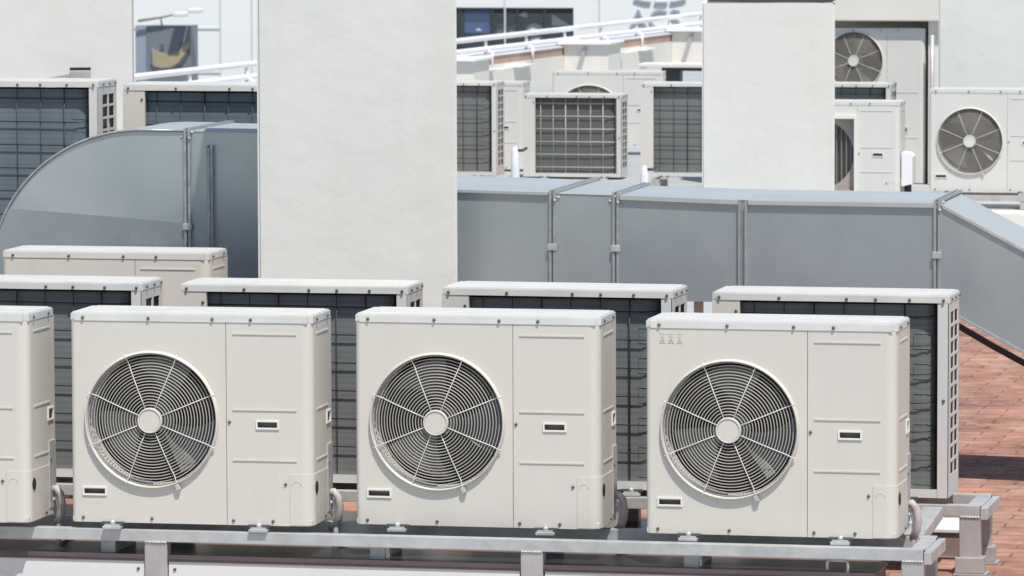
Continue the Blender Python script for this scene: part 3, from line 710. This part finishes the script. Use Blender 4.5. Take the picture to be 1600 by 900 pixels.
# squared outlet unit, coil unit behind it, tall one in the shaded niche, right fan unit
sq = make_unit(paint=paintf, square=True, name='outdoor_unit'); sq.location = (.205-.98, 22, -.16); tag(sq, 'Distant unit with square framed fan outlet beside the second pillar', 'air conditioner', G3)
base_block(-.3, 22, -.16, lab='Steel bearers under the square framed unit')
t = thing('valve_cover', 'White boxed valve cover on the side of the square framed unit', 'valve cover', (.235, 22.03, -.02))
p = MB(); p.prism([(-.02, 0), (.07, .02), (.07, .24), (.05, .27), (-.02, .28)], lambda a, b, dd: (a, dd, b), 0, .2); p.build('cover_shell', whitep, t)
p = MB(); p.tube([(.02, .1, .01), (.02, .1, -.2), (.02, .1, -.29)], .03, 10); p.build('drop_pipe', greyd, t)
far_back(-.15, 24, -.10, 'Distant coil unit peeping above the square framed unit')
base_block(-.6, 24, -.10, lab='Steel bearers under the coil unit behind the square framed one')
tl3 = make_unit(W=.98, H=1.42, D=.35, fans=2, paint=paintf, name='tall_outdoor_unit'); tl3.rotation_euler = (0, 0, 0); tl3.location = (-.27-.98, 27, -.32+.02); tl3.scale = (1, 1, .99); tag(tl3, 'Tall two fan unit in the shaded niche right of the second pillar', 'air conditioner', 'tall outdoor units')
fr_ = copy_tree(unitf); fr_.rotation_euler = (0, 0, 0); fr_.location = (.447, 22, -.055); tag(fr_, 'Distant fan unit at the right edge, round fan facing forward', 'air conditioner', G3)
setrot(fr_, 30)
t = thing('beam_stand', 'Grey beam stand on a cream plinth under the right distant fan unit', 'stand', (.447, 21.95, GZ))
p = MB(); p.box(-.02, 1.6, -.04, .02, .19, .235, .003); p.build('front_beam', galvleg, t)
p = MB(); p.box(-.02, 1.6, .30, .36, .19, .235, .003); p.build('back_beam', galvleg, t)
for xx in (.05, .75, 1.45):
    p = MB(); p.box(xx, xx+.05, -.035, .35, .125, .188); p.build('spacer', galvleg, t)
p = MB(); p.box(.0, 1.65, -.35, .7, .0, .12, .01); p.build('plinth', plaster2, t)

# niche: lintel and cheek walls round the tall unit
t = thing('plant_niche', 'Cream plastered niche with deep lintel above the tall two fan unit', 'shelter', (-.6, 27, GZ), world=True)
p = MB(); p.box(-2.2, .05, 26.92, 28.4, 1.175, 2.3, .01); p.build('lintel', plaster2, t)
p = MB(); p.box(-.240, .02, 27.02, 28.2, GZ, 1.174); p.build('right_cheek', plaster2, t)
p = MB(); p.box(-2.2, -.16, 28.0, 28.2, GZ, 1.174); p.build('back_wall', plaster2, t)
p = MB(); p.box(-2.2, -2.0, 26.7, 28.0, GZ, 1.174); p.build('left_cheek', plaster2, t)
p = MB(); p.box(-.105, -.075, 27.01, 27.019, .60, .78); p.build('dark_vent', greyd, t)
p = MB(); p.tube([(-.19, 26.90, GZ), (-.19, 26.90, 1.05)], .022, 10); o = p.build('drain_pipe', galvleg); tag(o, 'Pale vertical drain pipe beside the tall unit in the niche', 'pipe')
# white jacketed pipes
for x_, y_, zt_, lab in ((-2.556, 20, .39, 'White jacketed pipe stub rising behind the duct, left of two'), (-1.522, 20, .25, 'White jacketed pipe stub rising behind the duct, right of two')):
    t = thing('jacketed_pipe', lab, 'pipe', (x_, y_, GZ), 0, 'white jacketed pipe stubs')
    h_ = zt_-GZ; p = MB(); p.lathe([(.035, 0), (.035, h_-.14), (.033, h_-.08), (.024, h_-.02), (.012, h_), (.0003, h_)], 0, 0, 20, axis='z'); p.build('pipe_jacket', foil, t)
    p = MB(); p.tube([(.02, 0, h_-.03), (.06, 0, h_-.03), (.09, .02, h_-.01)], .012, 8); p.build('pipe_tail', greyd, t)
# T shaped table stand
t = thing('service_table', 'Small white slab on a dark column behind the distant coil units', 'stand', (-3.34, 31, GZ))
p = MB(); p.box(-.34, .35, -.12, .35, .90, .935, .004); p.build('slab', plaster2, t)
p = MB(); p.box(-.10, .35, -.06, .3, .865, .899); p.build('dark_tray', greyd, t)
p = MB(); p.box(-.07, .075, 0, .15, 0, .864); p.build('column', greyd, t)
o = copy_tree(unitf); o.rotation_euler = (0, 0, 0); o.location = (-3.20, 32, -.30); o.scale = (.6, 1, 1.0); tag(o, 'Small distant unit behind the service table, mostly hidden', 'air conditioner', G3)

# ------------------------------------------------------------------ parapet with railing
pw = thing('parapet_wall', 'Cream parapet wall with buttresses running into the distance under a railing', 'wall', (wx(45), 45, GZ), world=True)
ya, yb_ = 18., 74.
P = lambda Y, o_: (wx(Y)+o_, Y)
def strip(o0, o1, z0, z1, Y0, Y1, nm, m):
    p = MB(); p.prism([P(Y0, o0), P(Y0, o1), P(Y1, o1), P(Y1, o0)], lambda a, b, dd: (a, b, dd), z0, z1); return p.build(nm, m, pw)
strip(-.25, .10, GZ, .0, ya, yb_, 'wall_base', plaster2)
strip(-.25, .085, .001, .11, ya, yb_, 'brown_band', pinkb)
strip(-.27, .10, .111, .135, ya, yb_, 'coping', whitep)
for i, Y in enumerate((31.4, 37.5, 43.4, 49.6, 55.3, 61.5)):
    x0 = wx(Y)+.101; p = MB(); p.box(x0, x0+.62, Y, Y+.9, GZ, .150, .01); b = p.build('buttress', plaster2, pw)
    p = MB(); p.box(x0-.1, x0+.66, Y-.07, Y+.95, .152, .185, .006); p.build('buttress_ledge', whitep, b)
    p = MB(); p.prism([(x0+.28, .12), (x0+.335, .12), (x0+.20, -.3), (x0+.145, -.3)], lambda a, bb, dd: (a, dd, bb), Y-.03, Y-.002); p.build('slanting_strip', midg, b)  # mid grey slanting strip laid over the buttress front
    for dY in (1.7, 3.4):
        xx = wx(Y+dY)+.10; p = MB(); p.box(xx, xx+.24, Y+dY, Y+dY+.75, -.055, -.03, .004); p.build('wall_ledge', whitep, pw)
    strip(.101, .22, GZ, -.056, Y+1.6, Y+4.4, 'wall_thickening', plaster2)
rl = thing('railing', 'White tubular railing of two pipes along the parapet', 'railing', (wx(45), 45, .14), world=True)
p = MB(); p.tube([(wx(Y), Y, .35) for Y in (ya, 30, 45, 60, yb_)], .036, 12); p.build('top_pipe', whitep, rl)
p = MB(); p.tube([(wx(Y)+.02, Y, .205) for Y in (ya, 30, 45, 60, yb_)], .036, 12); p.build('lower_pipe', whitep, rl)
Y = 20.4
while Y < 73:
    p = MB(); p.tube([(wx(Y), Y, .34), (wx(Y), Y, .136)], .02, 8); p.tube([(wx(Y)+.11, Y-.1, .17), (wx(Y)+.11, Y-.1, .0)], .018, 8); p.tube([(wx(Y), Y, .2), (wx(Y)+.11, Y-.1, .17)], .018, 8); p.build('railing_post', whitep, rl); Y += 1.85

# ------------------------------------------------------------------ white building opposite
fb = thing('white_building', 'White panelled building opposite with a ribbon window and faint lettering', 'building', (-18, 90, -14), world=True)
wz0, wz1, wx0, wx1 = -1.60, -.47, -19.9, -16.48
p = MB(); p.plate([-60, 10], [-14, 6], [(wx0, wx1, wz0, wz1)], lambda a, b: (a, 90, b))
p.box(-60, 10, 94, 94.2, -14, 6); p.quad((10, 90, -14), (10, 94, -14), (10, 94, 6), (10, 90, 6)); p.quad((-60, 90, 6), (10, 90, 6), (10, 94, 6), (-60, 94, 6))
p.build('wall', facade, fb, recalc=False)
p = MB()
for X in (-24.42, -23.7, -21.0, -18.0, -15.9, -13.4): p.box(X-.018, X+.018, 89.985, 89.998, -14, 6)
for Z in (-.12, -.95, -1.92, -2.9, .6): p.box(-30, -24.44, 89.985, 89.998, Z-.02, Z+.02)
for Z in (-.16, -3.1, .9): p.box(-24.38, 9, 89.985, 89.998, Z-.018, Z+.018)
p.build('panel_joint', facj, fb)
win = MB(); win.box(wx0, wx1, 92.2, 92.3, wz0-.2, wz1+.2); win.box(wx0, wx1, 90.02, 92.2, wz0-.1, wz0-.002); win.box(wx0, wx1, 90.02, 92.2, wz1+.002, wz1+.1); win.box(wx0-.1, wx0, 90.02, 92.2, wz0, wz1); win.box(wx1, wx1+.1, 90.02, 92.2, wz0, wz1)
wi = win.build('ribbon_window', mat('room_dark', (.045, .055, .075), .8), fb)
p = MB()
for X in (-19.0, -18.28, -17.72, -17.12): p.box(X-.022, X+.022, 90.0, 90.05, wz0, wz1)
p.box(wx0, wx1, 89.99, 90.06, wz1-.03, wz1); p.build('window_frame', greyd, wi)
p = MB(); p.quad((wx0, 90.03, wz0), (wx1, 90.03, wz0), (wx1, 90.03, wz1), (wx0, 90.03, wz1)); p.build('pane', glassm, wi, recalc=False)
p = MB(); p.box(-18.93, -18.36, 90.12, 90.16, -1.03, -.50, .01); p.build('blue_blind', blueb, wi)
def dome(x, z, r, m, h=1.0, nm='round_item'):
    p = MB(); p.lathe([(r*math.cos(a), h*r*math.sin(a)) for a in [PI/2*k/8 for k in range(9)]]+[(.001, h*r)], x, z, 24, axis='z', cy=90.35); p.build(nm, m, wi)
dome(-18.62, -.98, .24, pale, .9); dome(-18.13, -1.15, .2, olive, 1.8); dome(-17.88, -1.15, .2, olive, 1.5); dome(-17.42, -1.05, .22, pale, 1.1); dome(-17.38, -1.25, .2, pale, .8)
p = MB(); p.prism([(-17.02, -.62), (-16.62, -.86), (-17.02, -.86)], lambda a, b, dd: (a, dd, b), 90.3, 90.4); p.prism([(-17.75, -.64), (-17.62, -.55), (-17.56, -.66), (-17.6, -.7)], lambda a, b, dd: (a, dd, b), 90.3, 90.36); p.build('angled_item', pale, wi)
# pale lettering and the oval arcs above it
def text(s_, x, z, size, nm, m, sx=1.0):
    cu = bpy.data.curves.new(nm, 'FONT'); cu.body = s_; cu.size = size; cu.extrude = .01
    o = bpy.data.objects.new(nm, cu); C.objects.link(o); bpy.context.view_layer.update()
    dg = bpy.context.evaluated_depsgraph_get(); me = bpy.data.meshes.new_from_object(o.evaluated_get(dg)); bpy.data.objects.remove(o)
    me.materials.clear(); me.materials.append(m); oo = bpy.data.objects.new(nm, me); C.objects.link(oo); oo.rotation_euler = (PI/2, 0, 0); oo.scale = (sx, 1, 1)
    oo.parent = fb; oo.location = Vector((x, 89.97, z))-fb.location; return oo
text('ACS', -15.25, -.93, .62, 'lettering', letter, 1.02)
p = MB()
for a0, a1, oz in ((200, 250, 0), (258, 285, 0), (292, 338, 0)):
    pts = []
    for k in range(13):
        a = math.radians(a0+(a1-a0)*k/12); pts.append((-14.56+.62*math.cos(a), -.22+.16*math.sin(a)))
    inn = [(-14.56+(q_[0]+14.56)*.93, -.22+(q_[1]+.22)*.70) for q_ in pts[::-1]]
    p.prism(pts+inn, lambda a, b, dd: (a, dd, b), 89.95, 89.985)
p.build('oval_emblem', letter, fb)
# grey sign box with yellow crescent
sg = thing('sign_box', 'Grey sign box with yellow crescent and two dark marks on the white building', 'sign', (-24.3, 86, -1), world=True)
from_x0, from_x1 = -24.95, -23.98
sign_made = set(bpy.data.objects)
p = MB(); p.box(-24.95, -23.98, 86, 86.6, -1.75, -.40); p.build('sign_body', signg, sg)
p = MB(); p.box(-25.20, -24.951, 86.02, 86.6, -1.75, -.40); p.build('sign_return', signs, sg)
def arcp(cx, cz, r, a0, a1, n=16, ez=1): return [(cx+r*math.cos(math.radians(a0+(a1-a0)*k/n)), cz+ez*r*math.sin(math.radians(a0+(a1-a0)*k/n))) for k in range(n+1)]
cxs, czs = -24.36, -.80
outer = [(-24.83, -.88), (-24.80, -1.26), (-24.62, -1.30), (-24.42, -1.29), (-24.24, -1.19), (-24.10, -1.02), (-24.01, -.88), (-24.0, -.74), (-24.08, -.78), (-24.2, -.93), (-24.36, -1.00), (-24.55, -1.00), (-24.70, -.95)]
p = MB(); p.prism(outer, lambda a, b, dd: (a, dd, b), 85.97, 85.998); p.build('yellow_crescent', signy, sg)
p = MB(); p.prism([(-24.86, -1.20), (-24.80, -1.36), (-24.45, -1.38), (-24.15, -1.22), (-24.0, -1.0), (-24.0, -.93), (-24.2, -1.15), (-24.45, -1.27), (-24.7, -1.29)], lambda a, b, dd: (a, dd, b), 85.975, 85.999); p.build('crescent_shadow', signd, sg)
p = MB(); p.box(-24.64, -24.56, 85.98, 85.999, -.92, -.80); p.box(-24.19, -24.12, 85.98, 85.999, -.86, -.74); p.build('dark_mark', signd, sg)
p = MB(); p.tube([(-25.1, 85.9, -.30), (-24.6, 85.9, -.22), (-24.25, 85.9, -.14)], .03, 8); p.tube([(-24.6, 86, -.42), (-24.6, 85.9, -.22)], .02, 8); p.build('lamp_arm', midg, sg)
for xx, zz in ((-24.25, -.20), (-23.92, -.12)):
    p = MB(); p.box(xx, xx+.26, 85.6, 85.95, zz, zz+.09, .02); p.build('sign_lamp', whitep, sg)
for o in set(bpy.data.objects)-sign_made: o.location.z -= .36
p = MB(); p.box(-24.9, -24.85, 86.1, 86.2, -14, -1.75); p.box(-24.1, -24.05, 86.1, 86.2, -14, -1.75); p.build('sign_post', midg, sg)
for o in list(bpy.data.objects):
    if 'world_built' in o: del o['world_built']
# give parts of copied screws plain grouping: nothing else to do
